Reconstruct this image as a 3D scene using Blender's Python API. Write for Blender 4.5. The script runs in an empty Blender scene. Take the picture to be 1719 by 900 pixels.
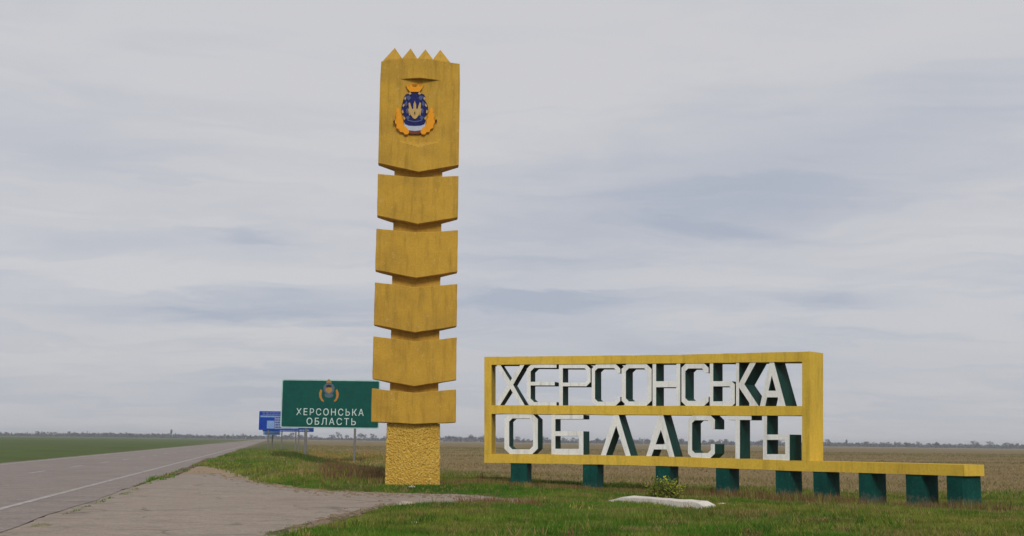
import bpy, bmesh, math, random
import numpy as np
from mathutils import Matrix, Vector, noise as mnoise

random.seed(7); RNG = np.random.default_rng(7)
scene = bpy.context.scene
COL = scene.collection
rad = math.radians

# ------------------------------------------------------------------ camera
FPX, CX, CY, EYE = 2100.0, 859.5, 450.0, 1.3
PITCH, ROLL = math.atan(291 / FPX), 0.0125
Fv = np.array([0, math.cos(PITCH), math.sin(PITCH)])
_R0 = np.array([1.0, 0, 0]); _U0 = np.array([0, -math.sin(PITCH), math.cos(PITCH)])
Rv = _R0 * math.cos(ROLL) + _U0 * math.sin(ROLL)
Uv = _U0 * math.cos(ROLL) - _R0 * math.sin(ROLL)
CAM = np.array([0, 0, EYE])
cam_d = bpy.data.cameras.new('camera'); cam = bpy.data.objects.new('camera', cam_d); COL.objects.link(cam)
cam_d.sensor_width = 36; cam_d.lens = 36 * FPX / 1719; cam_d.clip_start = 0.1; cam_d.clip_end = 12000
cam.matrix_world = Matrix(((Rv[0], Uv[0], -Fv[0], CAM[0]), (Rv[1], Uv[1], -Fv[1], CAM[1]),
                           (Rv[2], Uv[2], -Fv[2], CAM[2]), (0, 0, 0, 1)))
scene.camera = cam

# ------------------------------------------------------------------ sky
SUN_EL, SUN_AZ = rad(33), rad(170)          # azimuth clockwise from +Y: behind the camera, a little to the right
world = bpy.data.worlds.new('World'); scene.world = world; world.use_nodes = True
nt = world.node_tree; nt.nodes.clear()
def N(t, typ, **kw):
    n = t.nodes.new(typ)
    for k, v in kw.items(): setattr(n, k, v)
    return n
def math_n(t, op, a, b=None, clamp=False):
    n = N(t, 'ShaderNodeMath', operation=op, use_clamp=clamp)
    for i, v in enumerate((a, b)):
        if v is None: continue
        if isinstance(v, (int, float)): n.inputs[i].default_value = v
        else: t.links.new(v, n.inputs[i])
    return n.outputs[0]
def ramp(t, fac, stops):
    n = N(t, 'ShaderNodeValToRGB'); e = n.color_ramp.elements
    while len(e) < len(stops): e.new(0.5)
    for el, (p, c) in zip(e, stops):
        el.position = p; el.color = (c[0], c[1], c[2], 1) if not isinstance(c, (int, float)) else (c, c, c, 1)
    t.links.new(fac, n.inputs[0]); return n.outputs[0]
def mixc(t, fac, a, b, mode='MIX'):
    n = N(t, 'ShaderNodeMix', data_type='RGBA', blend_type=mode)
    for s, v in ((n.inputs[0], fac), (n.inputs[6], a), (n.inputs[7], b)):
        if isinstance(v, (int, float)): s.default_value = v
        elif isinstance(v, tuple): s.default_value = (*v[:3], 1)
        else: t.links.new(v, s)
    return n.outputs[2]
tc = N(nt, 'ShaderNodeTexCoord'); sep = N(nt, 'ShaderNodeSeparateXYZ')
nt.links.new(tc.outputs['Generated'], sep.inputs[0])
zz = math_n(nt, 'MAXIMUM', sep.outputs[2], 0.0)
zp = math_n(nt, 'ADD', zz, 0.14)
comb = N(nt, 'ShaderNodeCombineXYZ')
nt.links.new(math_n(nt, 'DIVIDE', sep.outputs[0], zp), comb.inputs[0])
nt.links.new(math_n(nt, 'DIVIDE', sep.outputs[1], zp), comb.inputs[1])
def wnoise(scale, det, rough, dist, sc, loc, rot=0.0):
    mp = N(nt, 'ShaderNodeMapping'); nt.links.new(comb.outputs[0], mp.inputs[0])
    mp.inputs['Location'].default_value = loc; mp.inputs['Scale'].default_value = sc; mp.inputs['Rotation'].default_value = (0, 0, rot)
    n = N(nt, 'ShaderNodeTexNoise'); nt.links.new(mp.outputs[0], n.inputs['Vector'])
    n.inputs['Scale'].default_value = scale; n.inputs['Detail'].default_value = det
    n.inputs['Roughness'].default_value = rough; n.inputs['Distortion'].default_value = dist
    return n.outputs[0]
n1 = wnoise(1.0, 4, 0.5, 0.35, (0.55, 0.75, 1), (3.1, 1.7, 0), 0.35)
n2 = wnoise(1.0, 6, 0.55, 0.6, (0.7, 3.2, 1), (7.3, 2.2, 0), -0.12)
broad = ramp(nt, n1, [(0.40, 0.0), (0.72, 1.0)])
streak = ramp(nt, n2, [(0.48, 0.0), (0.76, 1.0)])
# cloud banks and streaks at their place in the sky (azimuth, elevation in radians), edges broken by noise
az = math_n(nt, 'ADD', math_n(nt, 'ARCTAN2', sep.outputs[0], sep.outputs[1]), math_n(nt, 'MULTIPLY', math_n(nt, 'SUBTRACT', n1, 0.5), 0.12))
wob = wnoise(2.2, 5, 0.6, 0.4, (1.0, 1.6, 1), (1.3, 5.1, 0))
el = math_n(nt, 'ADD', math_n(nt, 'ARCSINE', sep.outputs[2]), math_n(nt, 'MULTIPLY', math_n(nt, 'SUBTRACT', wob, 0.5), 0.035))
def bank(a0, e0, slope, la, we, amp):
    da = math_n(nt, 'SUBTRACT', az, a0)
    de = math_n(nt, 'SUBTRACT', math_n(nt, 'SUBTRACT', el, e0), math_n(nt, 'MULTIPLY', da, slope))
    q = math_n(nt, 'ADD', math_n(nt, 'POWER', math_n(nt, 'ABSOLUTE', math_n(nt, 'DIVIDE', da, la)), 2.0), math_n(nt, 'POWER', math_n(nt, 'ABSOLUTE', math_n(nt, 'DIVIDE', de, we)), 2.0))
    return math_n(nt, 'MULTIPLY', math_n(nt, 'EXPONENT', math_n(nt, 'MULTIPLY', q, -1.0)), amp)
dark = math_n(nt, 'MULTIPLY', broad, 0.22)
for args in ((0.17, 0.205, 0.18, 0.26, 0.055, 0.8), (0.16, 0.167, -0.16, 0.075, 0.008, 0.55), (0.02, 0.112, 0.04, 0.075, 0.009, 0.8),
             (-0.21, 0.098, 0.05, 0.17, 0.014, 0.75), (-0.2, 0.128, 0.04, 0.14, 0.012, -0.4), (-0.2, 0.083, 0.0, 0.11, 0.006, -0.35), (-0.205, 0.155, -0.05, 0.028, 0.005, 0.5), (0.27, 0.112, -0.03, 0.06, 0.007, 0.5),
             (0.12, 0.06, 0.0, 0.30, 0.035, 0.4), (-0.24, 0.062, 0.0, 0.12, 0.007, -0.35), (-0.33, 0.21, -0.1, 0.1, 0.03, 0.35), (-0.24, 0.035, 0.02, 0.2, 0.016, 0.45)):
    dark = math_n(nt, 'ADD', dark, bank(*args))
dark = math_n(nt, 'ADD', dark, math_n(nt, 'MULTIPLY', streak, 0.16))
cae = N(nt, 'ShaderNodeCombineXYZ'); nt.links.new(math_n(nt, 'MULTIPLY', az, 5.0), cae.inputs[0])
nt.links.new(math_n(nt, 'MULTIPLY', math_n(nt, 'POWER', math_n(nt, 'MAXIMUM', el, 0.0), 0.6), 34.0), cae.inputs[1])
n3 = N(nt, 'ShaderNodeTexNoise'); nt.links.new(cae.outputs[0], n3.inputs['Vector']); n3.inputs['Scale'].default_value = 0.9; n3.inputs['Detail'].default_value = 7; n3.inputs['Roughness'].default_value = 0.58; n3.inputs['Distortion'].default_value = 0.8
fine = math_n(nt, 'MULTIPLY', ramp(nt, n3.outputs[0], [(0.42, 0.0), (0.62, 1.0)]), math_n(nt, 'MAXIMUM', math_n(nt, 'SUBTRACT', 1.1, math_n(nt, 'MULTIPLY', zz, 2.2), True), 0.35))
dark = math_n(nt, 'ADD', dark, math_n(nt, 'MULTIPLY', math_n(nt, 'SUBTRACT', fine, 0.30), 0.45))
dark = math_n(nt, 'MINIMUM', math_n(nt, 'MAXIMUM', dark, 0.0), 1.0)
cloud = mixc(nt, dark, (4.88, 4.88, 5.10), (3.36, 3.68, 4.40))
low = math_n(nt, 'SUBTRACT', 1.0, math_n(nt, 'MULTIPLY', zz, 9.0), True)
cloud = mixc(nt, math_n(nt, 'MULTIPLY', low, 0.5), cloud, (3.72, 3.78, 4.0))
sky = N(nt, 'ShaderNodeTexSky', sky_type='NISHITA', sun_disc=False, sun_elevation=SUN_EL, sun_rotation=SUN_AZ)
cover = math_n(nt, 'ADD', math_n(nt, 'MULTIPLY', broad, -0.03), 0.985)
col = mixc(nt, cover, sky.outputs[0], cloud)
bg = N(nt, 'ShaderNodeBackground'); bg.inputs[1].default_value = 0.1
nt.links.new(col, bg.inputs[0])
wo = N(nt, 'ShaderNodeOutputWorld'); nt.links.new(bg.outputs[0], wo.inputs[0])

sun_d = bpy.data.lights.new('sun', 'SUN'); sun = bpy.data.objects.new('sun', sun_d); COL.objects.link(sun)
sun_d.energy = 1.5; sun_d.angle = rad(16); sun_d.color = (1, 0.95, 0.87)
sd = Vector((math.sin(SUN_AZ) * math.cos(SUN_EL), math.cos(SUN_AZ) * math.cos(SUN_EL), math.sin(SUN_EL)))
sun.rotation_euler = sd.to_track_quat('Z', 'Y').to_euler(); sun.location = sd * 60
vs = scene.view_settings
vs.view_transform = 'Standard'; vs.look = 'None'; vs.exposure = 0.3; vs.gamma = 1.0; vs.use_curve_mapping = False

# ------------------------------------------------------------------ helpers
def ray(x, y): return Fv * FPX + Rv * (x - CX) - Uv * (y - CY)
def on_ground(x, y, z=0.0):
    d = ray(x, y); return CAM + d * ((z - EYE) / d[2])
def at_depth(x, y, Y):
    d = ray(x, y); return CAM + d * (Y / d[1])

def tag(o, label=None, cat=None, group=None, kind=None):
    if label: o['label'] = label
    if cat: o['category'] = cat
    if group: o['group'] = group
    if kind: o['kind'] = kind
    return o
def link(name, me, parent=None):
    o = bpy.data.objects.new(name, me); COL.objects.link(o)
    if parent is not None: o.parent = parent
    return o
def empty(name, loc, rz=0.0):
    o = bpy.data.objects.new(name, None); COL.objects.link(o)
    o.location = loc; o.rotation_euler = (0, 0, rz); o.empty_display_size = 0.3
    return o
def mesh(name, verts, faces, mats, mi=None, smooth=False, recalc=True):
    me = bpy.data.meshes.new(name); me.from_pydata([tuple(v) for v in verts], [], [tuple(f) for f in faces])
    for m in (mats if isinstance(mats, (list, tuple)) else [mats]): me.materials.append(m)
    if mi is not None: me.polygons.foreach_set('material_index', mi)
    if recalc:
        bm = bmesh.new(); bm.from_mesh(me); bmesh.ops.recalc_face_normals(bm, faces=bm.faces); bm.to_mesh(me); bm.free()
    if smooth: me.polygons.foreach_set('use_smooth', [True] * len(me.polygons))
    me.update(); return me
def tri_mesh(name, V, T, mat, colors=None):
    """fast mesh from arrays: V (n,3), T (m,3), per-vertex colours (n,3)"""
    me = bpy.data.meshes.new(name); V = np.asarray(V, np.float32); T = np.asarray(T, np.int32)
    me.vertices.add(len(V)); me.vertices.foreach_set('co', V.ravel())
    me.loops.add(T.size); me.loops.foreach_set('vertex_index', T.ravel())
    me.polygons.add(len(T)); me.polygons.foreach_set('loop_start', np.arange(0, T.size, 3, dtype=np.int32))
    me.materials.append(mat)
    if colors is not None:
        a = me.color_attributes.new('tint', 'FLOAT_COLOR', 'POINT')
        c = np.ones((len(V), 4), np.float32); c[:, :3] = colors; a.data.foreach_set('color', c.ravel())
    me.update(calc_edges=True); me.validate(); return me
def box(x0, x1, y0, y1, z0, z1):
    v = [(x, y, z) for z in (z0, z1) for y in (y0, y1) for x in (x0, x1)]
    return v, [(0, 2, 3, 1), (4, 5, 7, 6), (0, 1, 5, 4), (2, 6, 7, 3), (0, 4, 6, 2), (1, 3, 7, 5)]
def merge(parts):
    V, Fc = [], []
    for v, f in parts:
        o = len(V); V += list(v); Fc += [tuple(i + o for i in q) for q in f]
    return V, Fc
def roughen(me, cuts, amp, seed=0.0):
    bm = bmesh.new(); bm.from_mesh(me)
    bmesh.ops.subdivide_edges(bm, edges=[e for e in bm.edges if e.calc_length() > 0.25], cuts=cuts, use_grid_fill=True)
    bmesh.ops.triangulate(bm, faces=[f for f in bm.faces if len(f.verts) > 4])
    for v in bm.verts:
        n = mnoise.noise_vector(v.co * 2.3 + Vector((seed, seed, 0))) + 0.6 * mnoise.noise_vector(v.co * 7.0 + Vector((0, seed, seed)))
        v.co += n * amp
    bm.to_mesh(me); bm.free(); me.update(); return me
def bevel(me, w, seg=2):
    bm = bmesh.new(); bm.from_mesh(me)
    bmesh.ops.remove_doubles(bm, verts=bm.verts, dist=1e-4)
    ed = [e for e in bm.edges if len(e.link_faces) == 2 and e.calc_face_angle(0) > 0.5]
    bmesh.ops.bevel(bm, geom=ed, offset=w, segments=seg, affect='EDGES', profile=0.6, clamp_overlap=True)
    bm.to_mesh(me); bm.free(); me.update(); return me
def tube(p0, p1, r0, r1, n=8):
    p0, p1 = Vector(p0), Vector(p1); q = (p1 - p0).to_track_quat('Z', 'Y')
    v = [p + q @ Vector((r * math.cos(2 * math.pi * i / n), r * math.sin(2 * math.pi * i / n), 0)) for p, r in ((p0, r0), (p1, r1)) for i in range(n)]
    f = [(i, (i + 1) % n, n + (i + 1) % n, n + i) for i in range(n)] + [tuple(range(n))[::-1], tuple(range(n, 2 * n))]
    return [tuple(a) for a in v], f

def pnoise(x, y, s, seed=0):
    """smooth value noise on arrays, about -1..1"""
    x = np.asarray(x, float) * s + seed * 17.3; y = np.asarray(y, float) * s + seed * 9.1
    xi = np.floor(x).astype(np.int64); yi = np.floor(y).astype(np.int64); fx = x - xi; fy = y - yi
    fx = fx * fx * (3 - 2 * fx); fy = fy * fy * (3 - 2 * fy)
    def h(a, b):
        n = (a * 374761393 + b * 668265263 + seed * 2147483) & 0x7fffffff
        n = ((n ^ (n >> 13)) * 1274126177) & 0x7fffffff
        return ((n ^ (n >> 16)) & 0xffff) / 32767.5 - 1
    return (h(xi, yi) * (1 - fx) + h(xi + 1, yi) * fx) * (1 - fy) + (h(xi, yi + 1) * (1 - fx) + h(xi + 1, yi + 1) * fx) * fy
def fbm(x, y, s, seed=0, o=3):
    return sum(pnoise(x, y, s * 2 ** k, seed + k) * 0.5 ** k for k in range(o)) / 1.6

# ------------------------------------------------------------------ materials
def mat(name, build):
    m = bpy.data.materials.new(name); m.use_nodes = True; t = m.node_tree; b = t.nodes['Principled BSDF']
    build(t, b); return m
def tnoise(t, scale, det=5, rough=0.6, coord='Object', sc=(1, 1, 1), dist=0.0):
    tcn = N(t, 'ShaderNodeTexCoord'); mp = N(t, 'ShaderNodeMapping'); t.links.new(tcn.outputs[coord], mp.inputs[0]); mp.inputs['Scale'].default_value = sc
    n = N(t, 'ShaderNodeTexNoise'); t.links.new(mp.outputs[0], n.inputs['Vector'])
    n.inputs['Scale'].default_value = scale; n.inputs['Detail'].default_value = det; n.inputs['Roughness'].default_value = rough; n.inputs['Distortion'].default_value = dist
    return n.outputs[0]
def bump(t, b, h, strength, dist=0.02):
    n = N(t, 'ShaderNodeBump'); n.inputs['Strength'].default_value = strength; n.inputs['Distance'].default_value = dist
    t.links.new(h, n.inputs['Height']); t.links.new(n.outputs[0], b.inputs['Normal'])
def painted(name, c, dark, worn=None, bump_s=0.25, grain=30, rough=0.75, wear=0.62, streaks=True, mud=False):
    def f(t, b):
        a = tnoise(t, 1.3, 6, 0.65); g = tnoise(t, grain, 4, 0.6)
        cc = mixc(t, ramp(t, a, [(0.38, 0), (0.66, 1)]), c, dark)
        if streaks:
            s = tnoise(t, 3.0, 5, 0.65, sc=(2.2, 2.2, 0.28))
            cc = mixc(t, math_n(t, 'MULTIPLY', ramp(t, s, [(0.5, 0), (0.7, 1)]), 0.6), cc, tuple(x * 0.62 for x in dark))
        if worn: cc = mixc(t, ramp(t, tnoise(t, 7, 7, 0.7), [(wear, 0), (wear + 0.08, 1)]), cc, worn)
        cc = mixc(t, math_n(t, 'MULTIPLY', ramp(t, g, [(0.35, 1), (0.6, 0)]), 0.22), cc, tuple(x * 0.5 for x in dark))
        if mud:   # dried splashes of soil thrown up from the ground
            tq = N(t, 'ShaderNodeTexCoord'); sx = N(t, 'ShaderNodeSeparateXYZ'); t.links.new(tq.outputs['Object'], sx.inputs[0])
            hgt = math_n(t, 'ADD', sx.outputs[2], math_n(t, 'MULTIPLY', math_n(t, 'SUBTRACT', tnoise(t, 7, 6, 0.75), 0.5), 0.9))
            cc = mixc(t, ramp(t, hgt, [(0.0, 0.5), (0.12, 0.0)]), cc, (0.17, 0.13, 0.085))
        t.links.new(cc, b.inputs['Base Color']); b.inputs['Roughness'].default_value = rough
        b.inputs['Specular IOR Level'].default_value = (0.12 if c[0] < 0.05 else 0.25) if streaks else 0.06
        bump(t, b, g, bump_s, 0.015)
    return mat(name, f)
M = {}
YEL, YELD = (0.55, 0.325, 0.040), (0.43, 0.255, 0.036)
M['ochre'] = painted('ochre_paint', YEL, YELD, (0.52, 0.36, 0.12), 0.5, 26, 0.85, 0.60)
M['stucco'] = painted('ochre_stucco', (0.50, 0.29, 0.04), (0.38, 0.21, 0.03), None, 0.9, 16, 0.85)
def _pebble(t, b):
    tcn = N(t, 'ShaderNodeTexCoord'); v = N(t, 'ShaderNodeTexVoronoi'); t.links.new(tcn.outputs['Object'], v.inputs['Vector']); v.inputs['Scale'].default_value = 20
    a = tnoise(t, 1.6, 5); n2_ = tnoise(t, 16, 4, 0.7)
    cc = mixc(t, ramp(t, a, [(0.35, 0), (0.65, 1)]), (0.60, 0.37, 0.045), (0.52, 0.31, 0.035))
    cc = mixc(t, ramp(t, n2_, [(0.52, 0), (0.66, 0.9)]), cc, (0.74, 0.52, 0.15))
    cc = mixc(t, ramp(t, tnoise(t, 19, 3, 0.6), [(0.55, 0), (0.68, 0.8)]), cc, (0.36, 0.20, 0.02))
    t.links.new(cc, b.inputs['Base Color']); b.inputs['Roughness'].default_value = 0.8
    h = math_n(t, 'ADD', math_n(t, 'MULTIPLY', v.outputs[0], -1.0), n2_); bump(t, b, h, 0.8, 0.05)
M['pebble'] = mat('ochre_pebbledash', _pebble)
M['wall_yellow'] = painted('yellow_beam_paint', (0.70, 0.475, 0.055), (0.63, 0.415, 0.05), (0.60, 0.47, 0.2), 0.3, 18, 0.75, 0.64)
M['letter_white'] = painted('white_letter_paint', (0.82, 0.83, 0.80), (0.76, 0.76, 0.72), (0.58, 0.52, 0.45), 0.2, 25, 0.75, 0.68)
M['letter_green'] = painted('green_letter_paint', (0.008, 0.062, 0.048), (0.005, 0.042, 0.034), (0.02, 0.08, 0.064), 0.25, 20, 0.7, 0.66)
M['leg_green'] = painted('green_leg_stucco', (0.004, 0.075, 0.06), (0.003, 0.05, 0.04), (0.016, 0.115, 0.095), 0.9, 14, 0.75, 0.6, mud=True)
M['sign_green'] = painted('sign_green', (0.004, 0.085, 0.066), (0.004, 0.07, 0.06), None, 0.0, 3, 0.45, streaks=False)
M['sign_edge'] = painted('sign_edge', (0.42, 0.58, 0.55), (0.35, 0.5, 0.48), None, 0.0, 3, 0.5, streaks=False)
M['sign_text'] = painted('sign_text', (0.62, 0.74, 0.70), (0.5, 0.64, 0.6), None, 0.0, 3, 0.5, streaks=False)
M['sign_blue'] = painted('sign_blue', (0.006, 0.05, 0.36), (0.006, 0.04, 0.28), None, 0.0, 3, 0.45, streaks=False)
M['sign_navy'] = painted('sign_navy', (0.015, 0.05, 0.22), (0.015, 0.045, 0.18), None, 0.0, 3, 0.5, streaks=False)
M['sign_paleblue'] = painted('sign_paleblue', (0.22, 0.36, 0.62), (0.18, 0.3, 0.55), None, 0.0, 3, 0.5, streaks=False)
M['sign_lilac'] = painted('sign_lilac', (0.26, 0.31, 0.50), (0.18, 0.23, 0.40), None, 0.0, 3, 0.5, streaks=False)
def plain(name, c, rough=0.6, metal=0.0):
    def f(t, b):
        n = tnoise(t, 9, 4); t.links.new(mixc(t, n, tuple(x * 0.85 for x in c), tuple(min(1, x * 1.12) for x in c)), b.inputs['Base Color'])
        b.inputs['Roughness'].default_value = rough; b.inputs['Metallic'].default_value = metal; b.inputs['Specular IOR Level'].default_value = 0.08
    return mat(name, f)
M['steel'] = plain('galvanised_steel', (0.17, 0.165, 0.16), 0.6, 0.3)
M['orange'] = plain('emblem_orange', (0.72, 0.29, 0.012), 0.5)
M['sorange'] = plain('sign_emblem_orange', (0.42, 0.19, 0.035), 0.5)
M['sgrey'] = plain('sign_emblem_grey', (0.09, 0.13, 0.17), 0.5)
M['sgold'] = plain('sign_emblem_gold', (0.33, 0.2, 0.07), 0.5)
M['gold'] = plain('emblem_gold', (0.46, 0.31, 0.12), 0.5)
M['eblue'] = plain('emblem_blue', (0.010, 0.014, 0.105), 0.5)
M['elight'] = plain('emblem_light_blue', (0.07, 0.09, 0.20), 0.5)
M['ewhite'] = plain('emblem_white', (0.42, 0.46, 0.54), 0.5)
M['edark'] = plain('emblem_dark', (0.03, 0.02, 0.02), 0.6)
M['ered'] = plain('emblem_brown', (0.16, 0.05, 0.03), 0.6)
M['slab'] = painted('whitewashed_concrete', (0.72, 0.68, 0.62), (0.62, 0.57, 0.50), (0.4, 0.35, 0.28), 0.4, 20, 0.9, 0.66)
M['stone'] = plain('broken_concrete', (0.46, 0.38, 0.30), 0.9)
M['whitepaint'] = painted('road_paint', (0.46, 0.44, 0.42), (0.38, 0.36, 0.34), (0.27, 0.235, 0.215), 0.1, 8, 0.85, 0.5)
def _tint(rough, trans=0.0):
    def f(t, b):
        a = N(t, 'ShaderNodeVertexColor'); a.layer_name = 'tint'
        t.links.new(a.outputs[0], b.inputs['Base Color']); b.inputs['Roughness'].default_value = rough; b.inputs['Specular IOR Level'].default_value = 0.15
    return f
M['tint'] = mat('plant_tint', _tint(0.8))
M['bark'] = plain('bark', (0.07, 0.055, 0.045), 0.9)
M['far_leaf'] = plain('distant_foliage', (0.026, 0.030, 0.028), 0.9)

def _asphalt(c1, c2, crack):
    def f(t, b):
        g = N(t, 'ShaderNodeNewGeometry')
        def n(scale, det, rough, sc=(1, 1, 1)):
            mp = N(t, 'ShaderNodeMapping'); t.links.new(g.outputs['Position'], mp.inputs[0]); mp.inputs['Scale'].default_value = sc
            q = N(t, 'ShaderNodeTexNoise'); t.links.new(mp.outputs[0], q.inputs['Vector']); q.inputs['Scale'].default_value = scale; q.inputs['Detail'].default_value = det; q.inputs['Roughness'].default_value = rough
            return q.outputs[0]
        cc = mixc(t, ramp(t, n(0.25, 6, 0.65, (1, 0.5, 1)), [(0.35, 0), (0.65, 1)]), c1, c2)
        cc = mixc(t, math_n(t, 'MULTIPLY', ramp(t, n(0.9, 6, 0.7, (0.55, 1.0, 1)), [(0.52, 0), (0.68, 1)]), 0.7), cc, tuple(x * 0.6 for x in c1))
        cc = mixc(t, math_n(t, 'MULTIPLY', ramp(t, n(1.3, 8, 0.8, (0.5, 1.1, 1)), [(0.48, 0), (0.66, 1)]), 0.45), cc, tuple(x * 0.7 for x in c1))
        cc = mixc(t, math_n(t, 'MULTIPLY', ramp(t, n(3.0, 7, 0.8, (0.6, 1, 1)), [(0.5, 0), (0.66, 1)]), 0.6), cc, tuple(x * 1.35 for x in c2))
        cc = mixc(t, math_n(t, 'MULTIPLY', ramp(t, n(28, 5, 0.8), [(0.42, 1), (0.58, 0)]), 0.55), cc, tuple(x * 0.55 for x in c1))
        cc = mixc(t, math_n(t, 'MULTIPLY', ramp(t, n(5.5, 6, 0.8), [(0.5, 0), (0.64, 1)]), 0.4), cc, tuple(x * 0.6 for x in c1))
        cc = mixc(t, math_n(t, 'MULTIPLY', ramp(t, n(8.5, 6, 0.8), [(0.54, 0), (0.66, 1)]), 0.5), cc, tuple(x * 1.4 for x in c2))
        if crack:
            mp = N(t, 'ShaderNodeMapping'); t.links.new(g.outputs['Position'], mp.inputs[0]); mp.inputs['Scale'].default_value = (1, 0.8, 1)
            wv = N(t, 'ShaderNodeTexNoise'); t.links.new(mp.outputs[0], wv.inputs['Vector']); wv.inputs['Scale'].default_value = 0.8
            ad = N(t, 'ShaderNodeVectorMath', operation='ADD'); t.links.new(mp.outputs[0], ad.inputs[0]); t.links.new(wv.outputs[1], ad.inputs[1])
            v = N(t, 'ShaderNodeTexVoronoi', feature='DISTANCE_TO_EDGE'); t.links.new(ad.outputs[0], v.inputs['Vector']); v.inputs['Scale'].default_value = 0.42
            cr = math_n(t, 'MULTIPLY', ramp(t, v.outputs['Distance'], [(0.0, 1), (0.02, 0)]), ramp(t, n(0.5, 3, 0.5), [(0.42, 0), (0.6, 1)]))
            cc = mixc(t, math_n(t, 'MULTIPLY', cr, 0.6), cc, (0.07, 0.06, 0.05))
        t.links.new(cc, b.inputs['Base Color']); b.inputs['Roughness'].default_value = 0.9; b.inputs['Specular IOR Level'].default_value = 0.2
        bump(t, b, n(45, 4, 0.7), 0.3, 0.01)
    return f
M['asphalt'] = mat('worn_asphalt', _asphalt((0.305, 0.25, 0.205), (0.36, 0.30, 0.245), True))
M['highway'] = mat('highway_asphalt', _asphalt((0.26, 0.22, 0.198), (0.31, 0.265, 0.24), False))
def _dirt(c1, c2):
    def f(t, b):
        cc = mixc(t, ramp(t, tnoise(t, 1.2, 7, 0.7), [(0.35, 0), (0.65, 1)]), c1, c2)
        t.links.new(cc, b.inputs['Base Color']); b.inputs['Roughness'].default_value = 0.95; b.inputs['Specular IOR Level'].default_value = 0.1
        bump(t, b, tnoise(t, 14, 6, 0.7), 0.7, 0.04)
    return f
M['dirt'] = mat('sandy_dirt', _dirt((0.36, 0.265, 0.17), (0.26, 0.195, 0.13)))
M['dirt_dark'] = mat('dark_dirt', _dirt((0.10, 0.07, 0.048), (0.21, 0.15, 0.105)))
M['ground'] = mat('ground_soil', lambda t, b: (_tint(0.95)(t, b), bump(t, b, tnoise(t, 5, 7, 0.7), 0.6, 0.06)))

# ------------------------------------------------------------------ terrain layout
SLOPE = -0.188                                   # highway heading
def line_x(Y): return -14.3 + SLOPE * (Y - 51.0)  # right-hand edge line of the highway
HW_L, HW_R = 7.75, 1.1                           # asphalt left / right of that line (along X)
up_px = [(284, 799), (318, 784), (345, 783), (372, 788), (400, 797), (425, 806), (450, 812), (500, 820), (560, 825), (650, 828), (760, 830), (815, 833), (850, 838), (890, 845)]
lo_px = [(860, 848), (820, 846), (760, 847), (700, 847), (664, 849), (640, 853), (612, 862), (585, 871), (550, 880), (510, 890), (480, 898)]
AP = [tuple(on_ground(*p)[:2]) for p in up_px + lo_px] + [(-3.4, 14.0), (-4.2, 6.0), (-4.4, -12.0), (line_x(-12) + HW_R, -12.0), (line_x(10) + HW_R, 10.0), (line_x(30) + HW_R, 30.0)]
AP = np.array(AP)
def inpoly(x, y, P):
    x = np.asarray(x); y = np.asarray(y); ins = np.zeros(x.shape, bool); n = len(P)
    for i in range(n):
        x0, y0 = P[i]; x1, y1 = P[(i + 1) % n]
        c = ((y0 > y) != (y1 > y)); xx = (x1 - x0) * (y - y0) / ((y1 - y0) if y1 != y0 else 1e-9) + x0
        ins ^= c & (x < xx)
    return ins
def polydist(x, y, P):
    d = np.full(np.shape(x), 1e9)
    for i in range(len(P)):
        a = P[i]; e = P[(i + 1) % len(P)] - a; L = e @ e + 1e-12
        t = np.clip(((x - a[0]) * e[0] + (y - a[1]) * e[1]) / L, 0, 1)
        d = np.minimum(d, np.hypot(x - a[0] - t * e[0], y - a[1] - t * e[1]))
    return d
def paved(x, y):
    lx = line_x(y); return inpoly(x, y, AP) | ((x > lx - HW_L) & (x < lx + HW_R))
def pave_dist(x, y):
    lx = line_x(y); dh = np.maximum(np.maximum(lx - HW_L - x, x - lx - HW_R), 0)
    da = np.where(inpoly(x, y, AP), 0, polydist(x, y, AP)); return np.minimum(dh, da)
def height(x, y):
    x = np.asarray(x, float); y = np.asarray(y, float)
    m = np.clip(pave_dist(x, y) / 1.5, 0, 1); m = m * m * (3 - 2 * m)
    near = np.clip((70 - y) / 30, 0, 1) * np.clip((y - 22) / 8, 0, 1)
    h = near * np.clip(0.07 - 0.030 * x, -0.22, 0.10)
    h = h + 0.08 * fbm(x, y, 0.35, 3) + 0.035 * fbm(x, y, 1.1, 4) + 0.12 * fbm(x, y, 0.06, 5) * np.clip(y / 60, 0, 1)
    # shallow ditch with a weedy bank between the apron and the field
    lx = x - line_x(y); dd = np.abs(lx - 9.5); h = h - 0.28 * np.exp(-(dd / 2.2) ** 2) * np.clip((y - 42) / 12, 0, 1) * np.clip((180 - y) / 60, 0, 1)
    h = h + 0.16 * np.exp(-((lx - 5.5) / 2.4) ** 2) * np.clip((y - 40) / 10, 0, 1) * np.clip((180 - y) / 60, 0, 1)
    pil = np.clip(np.hypot(x + 2.64, y - 34.5) / 2.0, 0, 1)
    return h * m * pil - 0.004
FIELD_START = 41.0
def zone(x, y):
    """0 = verge grass, 1 = dry brown field"""
    lx = x - line_x(y)
    edge = 39.0 + 1.5 * fbm(x, y, 0.2, 11)
    right = np.clip((y - edge) / 5, 0, 1) * np.clip((lx - 9.5 - 1.5 * fbm(x, y, 0.1, 12)) / 4, 0, 1)
    return right
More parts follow.
